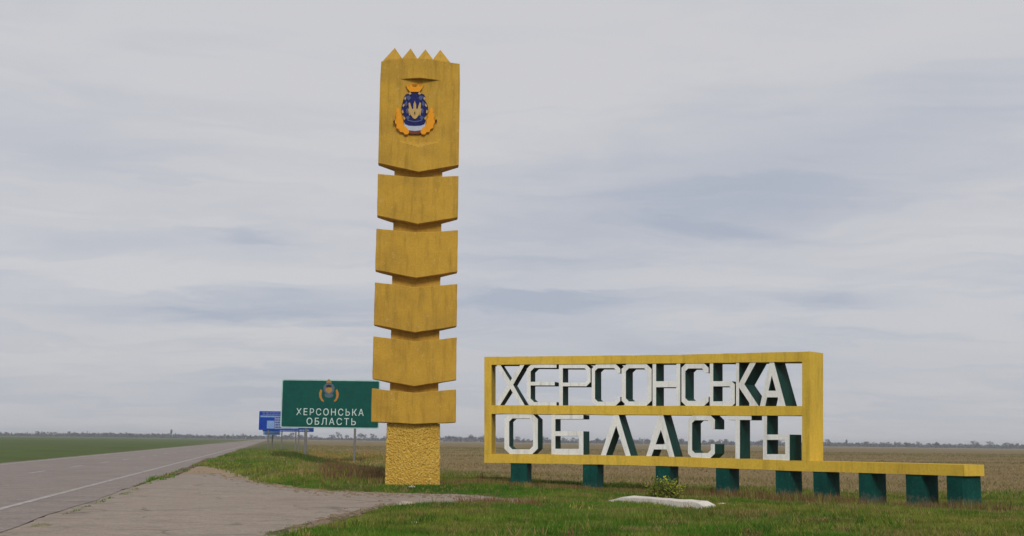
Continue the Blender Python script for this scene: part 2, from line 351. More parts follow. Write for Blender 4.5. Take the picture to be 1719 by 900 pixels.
def ground_color(x, y):
    z = zone(x, y)[:, None]; a = (0.5 + 0.5 * fbm(x, y, 0.25, 21))[:, None]; b = (0.5 + 0.5 * fbm(x, y, 1.3, 22))[:, None]
    lx = (x - line_x(y))
    grass = np.array([0.060, 0.088, 0.016]) * (1 - b) + np.array([0.125, 0.105, 0.035]) * b
    soil = np.array([0.235, 0.165, 0.078]) * (1 - a) + np.array([0.185, 0.135, 0.062]) * a
    streak_ = np.clip(0.5 + 0.9 * pnoise(x * 0.02, y, 0.09, 31) + 0.4 * pnoise(x * 0.05, y, 0.4, 32), 0, 1)[:, None]
    soil = soil * (1 - 0.6 * streak_) + np.array([0.14, 0.125, 0.048]) * 0.6 * streak_
    left = (lx < -HW_L)[:, None]
    green_field = np.array([0.075, 0.105, 0.026]) * (0.8 + 0.4 * a)
    base = grass * (1 - z) + soil * z
    pd = pave_dist(x, y)[:, None]; sand = np.clip(1 - pd / 0.5, 0, 1) * 0.75
    base = base * (1 - sand) + np.array([0.24, 0.185, 0.125]) * sand
    far = np.clip((y - 140) / 200, 0, 1)[:, None]
    return np.where(left, green_field, base)
def axis(segs):
    out = []
    for a, b, s in segs: out += list(np.arange(a, b, s))
    return np.array(out + [segs[-1][1]])
gx = np.concatenate([-np.geomspace(60, 4000, 36)[::-1], axis([(-59, -34, 1.0), (-34, 22, 0.33), (22, 59, 1.2)]), np.geomspace(60, 4000, 36)])
gy = np.concatenate([[-200, -60], axis([(-20, 14, 2), (14, 50, 0.3), (50, 90, 0.6), (90, 180, 2), (180, 400, 10)]), np.geomspace(430, 4000, 40)])
GX, GY = np.meshgrid(gx, gy); fx_, fy_ = GX.ravel(), GY.ravel()
hz = height(fx_, fy_); V = np.stack([fx_, fy_, hz], 1); nx, ny = len(gx), len(gy)
idx = np.arange(nx * ny).reshape(ny, nx); a_, b_, c_, d_ = idx[:-1, :-1].ravel(), idx[:-1, 1:].ravel(), idx[1:, 1:].ravel(), idx[1:, :-1].ravel()
T = np.concatenate([np.stack([a_, b_, c_], 1), np.stack([a_, c_, d_], 1)])
g = link('ground', tri_mesh('ground', V, T, M['ground'], ground_color(fx_, fy_))); tag(g, kind='structure')
g.data.polygons.foreach_set('use_smooth', [True] * len(g.data.polygons))

# highway, strip of quads with a ragged edge, then the worn apron of the side road
def strip(name, ys, xl, xr, z, m, wob=0.0, cols=1):
    v, f = [], []
    for i, y in enumerate(ys):
        wl, wr = (wob * pnoise(0.0, y, 0.8, 41), wob * pnoise(0.0, y, 0.8, 42)) if wob else (0, 0)
        v += [(line_x(y) + xl + float(wl), y, z), (line_x(y) + xr + float(wr), y, z)]
        if i: f.append((2 * i - 2, 2 * i - 1, 2 * i + 1, 2 * i))
    o = link(name, mesh(name, v, f, m)); tag(o, kind='structure'); return o
hys = np.concatenate([np.arange(-40, 150, 1.0), np.geomspace(150, 3900, 60)])
strip('main_road', hys, -HW_L, HW_R, 0.016, M['highway'], 0.12)
def refine(P, step=0.35, wob=0.08, seed=5):
    out = []
    for i in range(len(P)):
        a, b = np.array(P[i]), np.array(P[(i + 1) % len(P)]); n = max(1, int(np.linalg.norm(b - a) / step))
        for k in range(n):
            q = a + (b - a) * k / n; out.append((q[0] + wob * float(pnoise(q[0], q[1], 1.7, seed)), q[1] + 2 * wob * float(pnoise(q[0], q[1], 1.3, seed + 1))))
    return out
def sheet(name, P, z, m, kind='structure'):
    bm = bmesh.new(); vs_ = [bm.verts.new((x, y, z)) for x, y in P]; fc = bm.faces.new(vs_)
    bmesh.ops.triangulate(bm, faces=[fc]); bmesh.ops.recalc_face_normals(bm, faces=bm.faces)
    me = bpy.data.meshes.new(name); bm.to_mesh(me); bm.free(); me.materials.append(m)
    if me.polygons[0].normal.z < 0: me.flip_normals()
    o = link(name, me); tag(o, kind=kind); return o
sheet('side_road', refine(AP), 0.008, M['asphalt'])
# painted lines
strip('edge_line', np.concatenate([np.arange(-30, 150, 1.0), np.geomspace(150, 900, 30)]), -0.075, 0.075, 0.021, M['whitepaint'])
strip('edge_line', np.concatenate([np.arange(-30, 150, 1.0), np.geomspace(150, 900, 30)]), -7.2, -7.05, 0.021, M['whitepaint'])
for k, y0 in enumerate(np.arange(-10.5, 320, 9.0)):
    strip('lane_dash', [y0, y0 + 1.5, y0 + 3.0], -3.64, -3.50, 0.021, M['whitepaint'])
# sandy patch in the corner of the junction, dark dirt along its lower edge
def pxpoly(pts): return [tuple(on_ground(*p)[:2]) for p in pts]
sheet('dirt_corner', refine(pxpoly([(300, 797), (322, 787), (345, 783), (372, 787), (400, 796), (450, 811), (500, 819), (560, 824.5), (540, 825.3), (480, 820), (420, 809), (360, 796)]), 0.3, 0.15, 8), 0.012, M['dirt'])
sheet('dirt_edge', refine(pxpoly([(664, 849), (640, 853), (612, 862), (585, 871), (550, 880), (510, 890), (470, 899), (440, 899), (480, 888), (520, 877), (560, 868), (600, 857), (640, 851)]), 0.25, 0.10, 9), 0.0125, M['dirt_dark'])
sheet('shoulder_dirt', refine(pxpoly([(268, 801), (290, 796), (318, 784), (346, 770), (352, 769), (352, 772), (330, 784), (300, 797), (284, 803)]), 0.4, 0.08, 10), 0.024, M['dirt_dark'])
for P_, nm in (([(790, 838), (850, 841), (884, 846), (850, 847), (800, 845)], 'gravel_edge'),):
    sheet(nm, refine(pxpoly(P_), 0.25, 0.1, 12), 0.013, M['dirt'])

# ------------------------------------------------------------------ letter wall (concave arc)
A0, KAP = 0.1337, 0.06163; RADW = 1 / KAP
WC = np.array([-0.802 - math.sin(A0) * RADW, 36.0 - math.cos(A0) * RADW])
DEP = 0.75
def wall_sz(x, y):
    d = ray(x, y); dx, dy = d[0], d[1]; ox, oy = -WC[0], -WC[1]
    a = dx * dx + dy * dy; b = 2 * (ox * dx + oy * dy); c = ox * ox + oy * oy - RADW * RADW
    t = (-b + math.sqrt(b * b - 4 * a * c)) / (2 * a)
    return (math.atan2(t * dx - WC[0], t * dy - WC[1]) - A0) / KAP, EYE + t * d[2]
WORG = np.array([3.6, 34.7, 0.0])
def wall_pt(s, z, t):
    a = A0 + KAP * s; r = RADW + t
    return (WC[0] + r * math.sin(a) - WORG[0], WC[1] + r * math.cos(a) - WORG[1], z)
wall = empty('letter_wall', WORG)
tag(wall, 'long curved yellow concrete frame on green legs holding two rows of white letters', 'monument sign')
def plates(polys, t0, t1, front, side, name):
    """polys: abutting polygons in wall (s,z); front faces get material 0, the rest material 1"""
    key, vv, fr = {}, [], []
    def vid(p):
        k = (round(p[0], 4), round(p[1], 4))
        if k not in key: key[k] = len(vv); vv.append(p)
        return key[k]
    for P in polys: fr.append([vid(p) for p in P])
    n = len(vv); V = [wall_pt(s, z, t0) for s, z in vv] + [wall_pt(s, z, t1) for s, z in vv]
    Fc, mi, ec = [], [], {}
    for q in fr:
        ar = sum(vv[q[i]][0] * vv[q[(i + 1) % len(q)]][1] - vv[q[(i + 1) % len(q)]][0] * vv[q[i]][1] for i in range(len(q)))
        if ar < 0: q.reverse()
        Fc.append(tuple(q)); mi.append(0); Fc.append(tuple(i + n for i in q[::-1])); mi.append(0)
        for i in range(len(q)): ec.setdefault(frozenset((q[i], q[(i + 1) % len(q)])), []).append((q[i], q[(i + 1) % len(q)]))
    for e in ec.values():
        if len(e) == 1:
            a, b = e[0]; Fc.append((b, a, a + n, b + n)); mi.append(1)
    return mesh(name, V, Fc, [M[front], M[side]], mi, recalc=False)
def interp(tab, x): return float(np.interp(x, [p[0] for p in tab], [p[1] for p in tab]))
TOPO = [(813, 599.3), (960, 597.8), (1110, 596.0), (1219, 593.6), (1359, 590.2)]
TOPI = [(813, 612.5), (1090, 610.4), (1359, 607.2)]
MIDO = [(813, 680.2), (960, 680.7), (1359, 682.0)]
MIDI = [(813, 694.6), (960, 695.6), (1090, 696.6), (1359, 697.8)]
BOTO = [(813, 761.5), (960, 763.5), (1110, 766.6), (1230, 770), (1359, 774.0)]
BOTI = [(813, 777), (960, 779), (1110, 782), (1219, 786), (1359, 791.4)]
def beam(x0, x1, up, dn, name, mname='wall_yellow', n=28):
    P = []; up0, dn0 = up, dn
    up = [(q, interp(up0, q) + 0.35 * random.uniform(-1, 1)) for q in np.linspace(x0, x1, n + 1)]; dn = [(q, interp(dn0, q) + 0.35 * random.uniform(-1, 1)) for q in np.linspace(x0, x1, n + 1)]
    xs = np.linspace(x0, x1, n + 1)
    for a, b in zip(xs[:-1], xs[1:]):
        P.append([wall_sz(a, interp(up, a)), wall_sz(b, interp(up, b)), wall_sz(b, interp(dn, b)), wall_sz(a, interp(dn, a))])
    return P
def addw(name, polys, t0, t1, front, side): return link(name, plates(polys, t0, t1, front, side, name), wall)
XL, XR = 813, 1359
addw('top_beam', beam(XL, XR, TOPO, TOPI, 't'), 0, DEP, 'wall_yellow', 'wall_yellow')
addw('middle_beam', beam(825, 1346.5, MIDO, MIDI, 'm'), 0.004, DEP - 0.004, 'wall_yellow', 'wall_yellow')
# the bottom beam runs on past the frame along the same curve
bp = beam(XL, XR, BOTO, BOTI, 'b'); sE, zT = wall_sz(XR, interp(BOTO, XR)); _, zB = wall_sz(XR, interp(BOTI, XR))
S_END = 13.6; ss = np.linspace(sE, S_END, 13)
for a, b in zip(ss[:-1], ss[1:]):
    f0, f1 = (a - sE) / 2.0, (b - sE) / 2.0
    bp.append([(a, zT), (b, zT), (b, zB), (a, zB)])
addw('bottom_beam', bp, 0, DEP, 'wall_yellow', 'wall_yellow')
for x0, x1 in ((XL, 825), (1346.5, XR)):
    addw('post', [[wall_sz(x0, interp(TOPI, x0)), wall_sz(x1, interp(TOPI, x1)), wall_sz(x1, interp(BOTO, x1)), wall_sz(x0, interp(BOTO, x0))]], 0, DEP, 'wall_yellow', 'wall_yellow')
# legs
for x0, x1 in ((857, 884), (978, 1002), (1100, 1124), (1201, 1223), (1301, 1325), (1364, 1386), (1440, 1461)):
    s0 = wall_sz(x0, 790)[0]; s1 = wall_sz(x1, 790)[0]
    zt = wall_sz((x0 + x1) / 2, interp(BOTI, (x0 + x1) / 2))[1] if x1 < XR else zB
    addw('leg', [[(s0, -0.45), (s1, -0.45), (s1, zt + 0.004), (s0, zt + 0.004)]], 0.03, DEP - 0.03, 'leg_green', 'leg_green')
for s0 in (12.0, 13.1):
    addw('leg', [[(s0, -0.45), (s0 + 0.42, -0.45), (s0 + 0.42, zB + 0.004), (s0, zB + 0.004)]], 0.03, DEP - 0.03, 'leg_green', 'leg_green')

# letters in photo pixels
def band(o, i, closed=False):
    n = len(o); return [[o[k], o[(k + 1) % n], i[(k + 1) % n], i[k]] for k in range(n if closed else n - 1)]
def quad(x0, y0, x1, y1): return [(x0, y0), (x1, y0), (x1, y1), (x0, y1)]
def L_X(x0, x1, yt, yb, w):
    xc, ym = (x0 + x1) / 2, (yt + yb) / 2; dx, dy = w * 0.66, w * 0.92
    t_, r_, b_2, l_ = (xc, ym - dy), (xc + dx, ym), (xc, ym + dy), (xc - dx, ym)
    return [[(x0, yt), (x0 + w, yt), t_, l_], [(x1 - w, yt), (x1, yt), r_, t_], [r_, (x1, yb), (x1 - w, yb), b_2], [l_, b_2, (x0 + w, yb), (x0, yb)], [t_, r_, b_2, l_]]
def L_O(x0, x1, yt, yb, wx, wy, c=8):
    ci = c * 0.6
    def oc(a, b, t, u, q): return [(a + q, t), (b - q, t), (b, t + q), (b, u - q), (b - q, u), (a + q, u), (a, u - q), (a, t + q)]
    return band(oc(x0, x1, yt, yb, c), oc(x0 + wx, x1 - wx, yt + wy, yb - wy, ci), True)
def L_C(x0, x1, yt, yb, wx, wy, hk, c=8):
    ci = c * 0.6; a, b, t, u = x0 + wx, x1 - wx, yt + wy, yb - wy
    o = [(x1, yt + hk), (x1, yt + c), (x1 - c, yt), (x0 + c, yt), (x0, yt + c), (x0, yb - c), (x0 + c, yb), (x1 - c, yb), (x1, yb - c), (x1, yb - hk)]
    i = [(b, yt + hk), (b, t + ci), (b - ci, t), (a + ci, t), (a, t + ci), (a, u - ci), (a + ci, u), (b - ci, u), (b, u - ci), (b, yb - hk)]
    return band(o, i)
def L_E(x0, x1, yt, yb, wx, wy, ym0, ym1, c=8):
    ci = c * 0.75; a, t, u = x0 + wx, yt + wy, yb - wy
    o = [(x1, yt), (x0 + c, yt), (x0, yt + c), (x0, yb - c), (x0 + c, yb), (x1, yb)]
    i = [(x1, t), (a + ci, t), (a, t + ci), (a, u - ci), (a + ci, u), (x1, u)]
    return band(o, i) + [quad(a, ym0, x1 - 3, ym1)]
def L_bowl(x0, x1, y0, y1, wx, wy, c=7):
    ci = c * 0.6; b, t, u = x1 - wx, y0 + wy, y1 - wy
    return band([(x0, y0), (x1 - c, y0), (x1, y0 + c), (x1, y1 - c), (x1 - c, y1), (x0, y1)], [(x0, t), (b - ci, t), (b, t + ci), (b, u - ci), (b - ci, u), (x0, u)])
def L_A(xa0, xa1, yt, iy, bl0, bl1, br0, br1, yb, bar=None):
    xm = (xa0 + xa1) / 2
    P = [[(xa0, yt), (xm, yt), (xm, iy), (bl1, yb), (bl0, yb)], [(xm, yt), (xa1, yt), (br1, yb), (br0, yb), (xm, iy)]]
    if bar:
        l = lambda y: xm + (bl1 - xm) * (y - iy) / (yb - iy); r = lambda y: xm + (br0 - xm) * (y - iy) / (yb - iy)
        P.append([(l(bar[0]), bar[0]), (r(bar[0]), bar[0]), (r(bar[1]), bar[1]), (l(bar[1]), bar[1])])
    return P
LET = [
    L_X(832, 881, 611, 681, 7),
    L_E(884, 934, 611.5, 681, 6.5, 6, 641, 647),
    [quad(938, 610, 944.5, 682)] + L_bowl(944.5, 991, 612, 648.5, 5.5, 6.2),
    L_C(993, 1041, 611, 681.3, 5.5, 7, 15),
    L_O(1043, 1093.5, 610.6, 681.5, 7.2, 7.5, 9),
    [quad(1095, 609, 1101, 683), quad(1101, 640, 1135, 650), quad(1135, 609, 1141.5, 683)],
    L_C(1143.5, 1189, 609.5, 682, 6.5, 9, 16),
    [quad(1191, 608, 1196.8, 683)] + L_bowl(1196.8, 1233, 640, 682.3, 6, 8.5, 5),
    [quad(1235, 607, 1240.2, 684), [(1259.5, 607), (1269.5, 607), (1249, 645), (1240.2, 643)], [(1240.2, 643), (1249, 645), (1274.5, 684), (1262.5, 684), (1240.2, 650.5)]],
    L_A(1291.5, 1298.5, 607, 630, 1274.5, 1283.5, 1309.5, 1319, 684, (656, 667)),
    L_O(846.5, 902.5, 694.5, 762.3, 8, 8, 9),
    [quad(925.4, 694, 932, 765), quad(932, 696.5, 979, 703.5), quad(932, 724, 979, 732), quad(971.5, 732, 979, 753.5), quad(932, 753.5, 979, 765)],
    L_A(1030.5, 1037.5, 694.5, 715, 1007.5, 1016, 1050.5, 1059, 767),
    L_A(1105.5, 1112.5, 695, 721.5, 1083.5, 1092, 1123.5, 1132.5, 769, (746, 754.5)),
    L_C(1154.5, 1199.5, 696.5, 769.5, 6.8, 9, 24),
    [quad(1219.5, 696, 1261, 705), quad(1234, 705, 1241.5, 772)],
    [quad(1280.3, 695, 1287, 774), quad(1287, 729.5, 1325, 738.5), quad(1317.5, 738.5, 1325, 762.5), quad(1287, 762.5, 1325, 774)],
]
for polys in LET:
    addw('letter', [[wall_sz(*p) for p in P] for P in polys], 0.02, DEP - 0.05, 'letter_white', 'letter_green')

# ------------------------------------------------------------------ pillar
PB = on_ground(692, 820.5); PHI = math.atan2(PB[0], PB[1])
pillar = empty('pillar', (PB[0], PB[1], 0), -PHI); pillar.rotation_euler[1] = -0.0035   # leans a touch
tag(pillar, 'tall ochre stepped concrete pillar with toothed crown and coat of arms', 'monument')
PAX = np.array([math.cos(PHI), -math.sin(PHI)]); PDEP = np.array([math.sin(PHI), math.cos(PHI)]); PD = math.hypot(PB[0], PB[1])
def pil(x, y, d):
    """pixel -> local (u, z) on the plane d metres behind the pillar axis"""
    r = ray(x, y); k = (PD + d) / (r[:2] @ PDEP); return float(k * (r[:2] @ PAX)), float(EYE + k * r[2])
def ucen(y): return 0.0
HW = 1.115; RID, SID = -0.70, -0.30            # half width, ridge depth, side-front depth
def pz(y, d, x=699): return pil(x, y, d)[1]
def hexblock(name, ht, hb, ztS, ztC, zbS, zbC, m, rid=RID, sid=SID, parent=pillar):
    """six-sided band with chevron top and bottom"""
    plan = [(-1, sid, 0), (0, rid, 1), (1, sid, 0), (1, -sid - 0.24, 0), (0, -rid - 0.3, 1), (-1, -sid - 0.24, 0)]
    V = [(k * hb, d, zbC if c else zbS) for k, d, c in plan] + [(k * ht, d, ztC if c else ztS) for k, d, c in plan]
    Fc = [(i, (i + 1) % 6, 6 + (i + 1) % 6, 6 + i) for i in range(6)]
    Fc += [(0, 5, 4, 1), (1, 4, 3, 2), (6, 7, 10, 11), (7, 8, 9, 10)]
    o = link(name, roughen(bevel(mesh(name, V, Fc, M[m]), 0.012, 1), 5, 0.010, zbS * 3), parent); return o
rows = [(293.5, 363.5, 376), (385, 455, 466.5), (475.5, 546.5, 558.5), (565.5, 637, 648.5), (653, 709, 712)]
for i, (yt, yb, yc) in enumerate(rows):
    zbS, zbC = pz(yb, SID), pz(yc, RID); ztS = pz(yt, SID); ztC = ztS - (0.16 if i < 4 else 0.12)
    w = HW + 0.006 * i
    hexblock('band_block', w, w, ztS, ztC, zbS, zbC, 'ochre')
# neck shaft through the blocks (rough stucco) and pebble-dashed foot
def rough_column(name, hw0, hw1, rid, sid, z0, z1, step, amp, m, seed):
    pts = [(-1, sid), (0, rid), (1, sid), (1, -sid), (0, -rid), (-1, -sid)]
    ring = []
    for (a, d0), (b, d1) in zip(pts, pts[1:] + pts[:1]):
        L = math.hypot((b - a) * hw0, d1 - d0); n = max(2, int(L / step))
        ring += [(a + (b - a) * k / n, d0 + (d1 - d0) * k / n) for k in range(n)]
    nz = max(2, int((z1 - z0) / step)); V = []
    for j in range(nz + 1):
        z = z0 + (z1 - z0) * j / nz; hw = hw0 + (hw1 - hw0) * j / nz
        for u, d in ring:
            q = 1 + amp * mnoise.noise(Vector((u * 16 + seed, d * 16, z * 16))) + 0.5 * amp * random.uniform(-1, 1)
            V.append((u * hw * q, d * q, z + random.uniform(-0.3, 0.3) * step * (0 < j < nz)))
    n = len(ring); Fc = [(j * n + i, j * n + (i + 1) % n, (j + 1) * n + (i + 1) % n, (j + 1) * n + i) for j in range(nz) for i in range(n)]
    Fc.append(tuple(range(n))[::-1]); Fc.append(tuple(range(nz * n, nz * n + n)))
    return link(name, mesh(name, V, Fc, M[m]), pillar)
rough_column('shaft', 0.655, 0.665, -0.42, -0.2, pz(712, -0.4) - 0.05, pz(270, -0.3), 0.06, 0.008, 'stucco', 3)
rough_column('foot', 0.735, 0.71, -0.5, -0.28, -0.25, pz(711, -0.4), 0.035, 0.022, 'pebble', 8)
# head block with the flat niche cut into its front edge
zt, zbS, zbC = pz(105, SID), pz(275, SID), pz(288, RID)
NW = 0.55; FD = RID + (SID - RID) * NW / HW
zn1, zn0, zs0 = pz(133.5, FD), pz(238, FD), pz(247, RID)
dpt = lambda u: RID + (SID - RID) * abs(u) / HW
zch = lambda u: zbC + (zbS - zbC) * abs(u) / HW
V = []; ids = {}
def av(k, p): ids[k] = len(V); V.append(p)
us = (-HW, -NW, 0, NW, HW); HT = HW * 0.985
for i, u in enumerate(us):
    av(('b', i), (u, dpt(u), zch(u))); av(('s', i), (u, dpt(u), zs0 if i == 2 else zn0)); av(('n', i), (u, dpt(u), zn1)); av(('t', i), (u * 0.985, dpt(u), zt))
for i, u in ((0, -HW), (2, 0), (4, HW)):
    bd_ = 0.06 if i != 2 else 0.40; av(('Bb', i), (u, bd_, zch(u))); av(('Bt', i), (u * 0.985, bd_, zt))
I = lambda *k: ids[k]
Fc = []
for i in range(4):
    Fc.append((I('b', i), I('b', i + 1), I('s', i + 1), I('s', i)))
    Fc.append((I('n', i), I('n', i + 1), I('t', i + 1), I('t', i)))
Fc += [(I('s', 0), I('s', 1), I('n', 1), I('n', 0)), (I('s', 3), I('s', 4), I('n', 4), I('n', 3)), (I('s', 1), I('s', 3), I('n', 3), I('n', 1)),
       (I('n', 1), I('n', 3), I('n', 2)), (I('s', 1), I('s', 2), I('s', 3)),
       (I('Bb', 2), I('Bb', 0), I('Bt', 0), I('Bt', 2)), (I('Bb', 4), I('Bb', 2), I('Bt', 2), I('Bt', 4)),
       (I('Bb', 0), I('b', 0), I('s', 0), I('n', 0), I('t', 0), I('Bt', 0)), (I('b', 4), I('Bb', 4), I('Bt', 4), I('t', 4), I('n', 4), I('s', 4)),
       (I('t', 0), I('t', 1), I('t', 2), I('Bt', 2), I('Bt', 0)), (I('t', 2), I('t', 3), I('t', 4), I('Bt', 4), I('Bt', 2)),
       (I('b', 1), I('b', 0), I('Bb', 0), I('Bb', 2), I('b', 2)), (I('b', 3), I('b', 2), I('Bb', 2), I('Bb', 4), I('b', 4))]
link('head_block', mesh('head_block', V, Fc, M['ochre']), pillar)
# crown of four pyramids, abutting, its outer slopes running down to the block
for k, (xp, xl, xr) in enumerate(((665.5, 646, 677.7), (692, 677.7, 703.3), (716.8, 703.3, 729.4), (741.5, 729.4, 758.5))):
    d0, d1 = -0.33, 0.05; za = pz(82.0 if xp < 700 else 82.6, -0.14); zv = pz(98.8, d0)
    zl = zt + 0.025 if k == 0 else zv; zr = zt + 0.025 if k == 3 else zv
    ul, ur, up_ = pil(xl, 99, d0)[0], pil(xr, 99, d0)[0], pil(xp, 83, 0)[0]; zb_ = zt - 0.02; e_ = 0.0015
    ul += e_; ur -= e_
    V = [(ul, d0, zb_), (ur, d0, zb_), (ur, d1, zb_), (ul, d1, zb_), (ul, d0, zl), (ur, d0, zr), (ur, d1, zr), (ul, d1, zl), (up_, -0.16, za), (up_, -0.12, za)]
    Fc = [(0, 1, 2, 3), (0, 1, 5, 4), (1, 2, 6, 5), (2, 3, 7, 6), (3, 0, 4, 7), (4, 5, 8), (5, 6, 9, 8), (6, 7, 9), (7, 4, 8, 9)]
    link('crown_tooth', mesh('crown_tooth', V, Fc, M['ochre']), pillar)
# coat of arms, traced from the photograph, parts in relief on the niche
def relief(name, pts, d_back, thick, m, parent, y_off=0.0):
    P = [pil(640 + X / 6.923, 120 + Y / 6.923, FD) for X, Y in pts]; n = len(P)
    V = [(u, d_back - thick, z) for u, z in P] + [(u, d_back, z) for u, z in P]
    bm = bmesh.new(); vv = [bm.verts.new(v) for v in V]
    f1 = bm.faces.new(vv[:n]); bm.faces.new(vv[n:][::-1])
    for i in range(n): bm.faces.new((vv[i], vv[(i + 1) % n], vv[n + (i + 1) % n], vv[n + i]))
    bmesh.ops.triangulate(bm, faces=[f for f in bm.faces if len(f.verts) > 4]); bmesh.ops.recalc_face_normals(bm, faces=bm.faces)
    me = bpy.data.meshes.new(name); bm.to_mesh(me); bm.free(); me.materials.append(M[m])
    return link(name, me, parent)
mir = lambda P: [(810 - x, y) for x, y in P][::-1]
half = [(405, 262), (380, 246), (345, 258), (300, 272), (282, 300), (296, 330), (272, 365), (280, 400), (250, 425), (254, 490), (282, 505), (276, 545), (288, 600), (312, 634), (405, 644)]
arms = relief('coat_of_arms', half + mir(half)[1:-1], FD + 0.01, 0.06, 'eblue', pillar)
tag(arms, 'blue and gold coat of arms with orange wheat ears')
for P in ([(330, 268), (352, 244), (368, 266), (350, 280)], [(283, 318), (296, 300), (306, 326), (290, 344)], [(262, 404), (282, 380), (288, 402), (268, 424)], [(252, 470), (268, 450), (276, 486), (262, 500)], [(272, 552), (284, 530), (296, 556), (284, 574)]):
    relief('scrollwork', P, FD - 0.03, 0.045, 'gold', arms); relief('scrollwork', mir(P), FD - 0.03, 0.045, 'gold', arms)
hc = [(405, 172), (385, 190), (362, 158), (345, 190), (303, 163), (318, 205), (352, 246)]
relief('crown', hc + mir(hc)[:-1], FD + 0.01, 0.09, 'orange', arms)
ear_o = [(207, 428), (190, 470), (198, 490), (178, 530), (190, 555), (172, 600), (195, 630), (190, 665), (225, 680), (235, 712), (268, 715), (290, 742), (325, 738)]
ear_i = [(340, 712), (318, 668), (288, 645), (268, 610), (270, 582), (250, 548), (252, 515), (232, 480), (226, 445)]
relief('wheat_ear', ear_o + ear_i, FD + 0.01, 0.10, 'orange', arms); relief('wheat_ear', mir(ear_o + ear_i), FD + 0.01, 0.10, 'orange', arms)
rb = [(405, 642), (335, 638), (296, 622), (280, 600), (284, 640), (310, 672), (340, 695), (405, 704)]
relief('ribbon', rb + mir(rb)[1:-1], FD + 0.012, 0.075, 'ewhite', arms)
rd = [(405, 700), (345, 692), (318, 702), (335, 728), (405, 735)]
relief('ribbon_fold', rd + mir(rd)[1:-1], FD + 0.012, 0.085, 'ered', arms)
tr = [(405, 350), (390, 392), (388, 440), (374, 448), (348, 368), (332, 378), (340, 470), (356, 512), (384, 550), (405, 562)]
relief('trident', tr + mir(tr)[1:-1], FD - 0.045, 0.035, 'gold', arms)
relief('trident_slot', [(405, 470), (398, 492), (405, 520), (412, 492)], FD - 0.078, 0.008, 'edark', arms)
sc = [(405, 585), (350, 575), (318, 560), (322, 582), (405, 600)]
relief('scroll', sc + mir(sc)[1:-1], FD - 0.045, 0.02, 'elight', arms)
for P in ([(300, 300), (345, 285), (362, 320), (330, 345)], [(288, 380), (312, 345), (322, 395), (300, 415)], [(300, 455), (322, 430), (330, 485), (312, 500)], [(300, 540), (330, 520), (350, 545), (320, 575)]):
    relief('scrollwork', P, FD - 0.045, 0.02, 'elight', arms); relief('scrollwork', mir(P), FD - 0.045, 0.02, 'elight', arms)
for P in ([(326, 440), (336, 440), (352, 520), (340, 520)],):
    relief('scrollwork', P, FD - 0.045, 0.025, 'gold', arms); relief('scrollwork', mir(P), FD - 0.045, 0.025, 'gold', arms)
for X, Y in ((166, 588), (652, 580)):
    relief('bolt', [(X + 11 * math.cos(k), Y + 13 * math.sin(k)) for k in np.arange(8) * math.pi / 4], FD + 0.01, 0.10, 'edark', arms)

# ------------------------------------------------------------------ road signs
def text_mesh(s, size, m, offset=0.0, spacing=1.0, shear=0.0):
    cu = bpy.data.curves.new('text', 'FONT'); cu.body = s; cu.size = size; cu.align_x = 'CENTER'; cu.offset = offset; cu.space_character = spacing; cu.extrude = 0.004
    ob = bpy.data.objects.new('text', cu); COL.objects.link(ob); bpy.context.view_layer.update()
    me = bpy.data.meshes.new_from_object(ob.evaluated_get(bpy.context.evaluated_depsgraph_get()))
    bpy.data.objects.remove(ob); bpy.data.curves.remove(cu); me.materials.clear(); me.materials.append(m)
    return me
def stand_text(name, me, parent, x, y, z, width=None):
    xs = [v.co.x for v in me.vertices]; k = 1.0 if width is None else width / (max(xs) - min(xs)); xc = (max(xs) + min(xs)) / 2
    me.transform(Matrix(((k, 0, 0, x - k * xc), (0, 0, -1, y), (0, 1, 0, z), (0, 0, 0, 1))))
    return link(name, me, parent)
GS = on_ground(513, 770); GY0 = GS[1]
gsn = empty('region_sign', (on_ground(554, 771)[0], GY0, 0)); gx0 = gsn.location.x
tag(gsn, 'large green road sign with white lettering and small emblem on two steel posts', 'road sign')
def gp(x, y): q = at_depth(x, y, GY0); return float(q[0] - gx0), float(q[2])
(xa, za1), (xb, _) = gp(473.5, 636.5), gp(638.5, 636.5); za0 = gp(473.5, 718)[1]
def rrect(x0, x1, z0, z1, r, n=5):
    P = []
    for cx, cz, a in ((x1 - r, z1 - r, 0), (x0 + r, z1 - r, 90), (x0 + r, z0 + r, 180), (x1 - r, z0 + r, 270)):
        P += [(cx + r * math.cos(rad(a + 90 * k / n)), cz + r * math.sin(rad(a + 90 * k / n))) for k in range(n + 1)]
    return P
def slabP(name, P, y0, y1, m, parent):
    n = len(P); V = [(x, y0, z) for x, z in P] + [(x, y1, z) for x, z in P]
    Fc = [tuple(range(n)), tuple(range(n, 2 * n))[::-1]] + [(i, (i + 1) % n, n + (i + 1) % n, n + i) for i in range(n)]
    return link(name, mesh(name, V, Fc, M[m]), parent)
slabP('border', rrect(xa, xb, za0, za1, 0.12), -0.02, 0.03, 'sign_edge', gsn)
pan = slabP('panel', rrect(xa + 0.075, xb - 0.075, za0 + 0.075, za1 - 0.075, 0.09), -0.035, -0.021, 'sign_green', gsn)
t1 = text_mesh('ХЕРСОНСЬКА', 0.62, M['sign_text'], 0.0, 1.3); t2 = text_mesh('ОБЛАСТЬ', 0.62, M['sign_text'], 0.0, 1.3)
x1c, z1c = gp(554, 697.5); x2c, z2c = gp(556, 713.3)
stand_text('lettering', t1, gsn, x1c, -0.045, z1c, gp(611, 690)[0] - gp(498, 690)[0])
stand_text('lettering', t2, gsn, x2c, -0.045, z2c, gp(597, 705)[0] - gp(514.5, 705)[0])
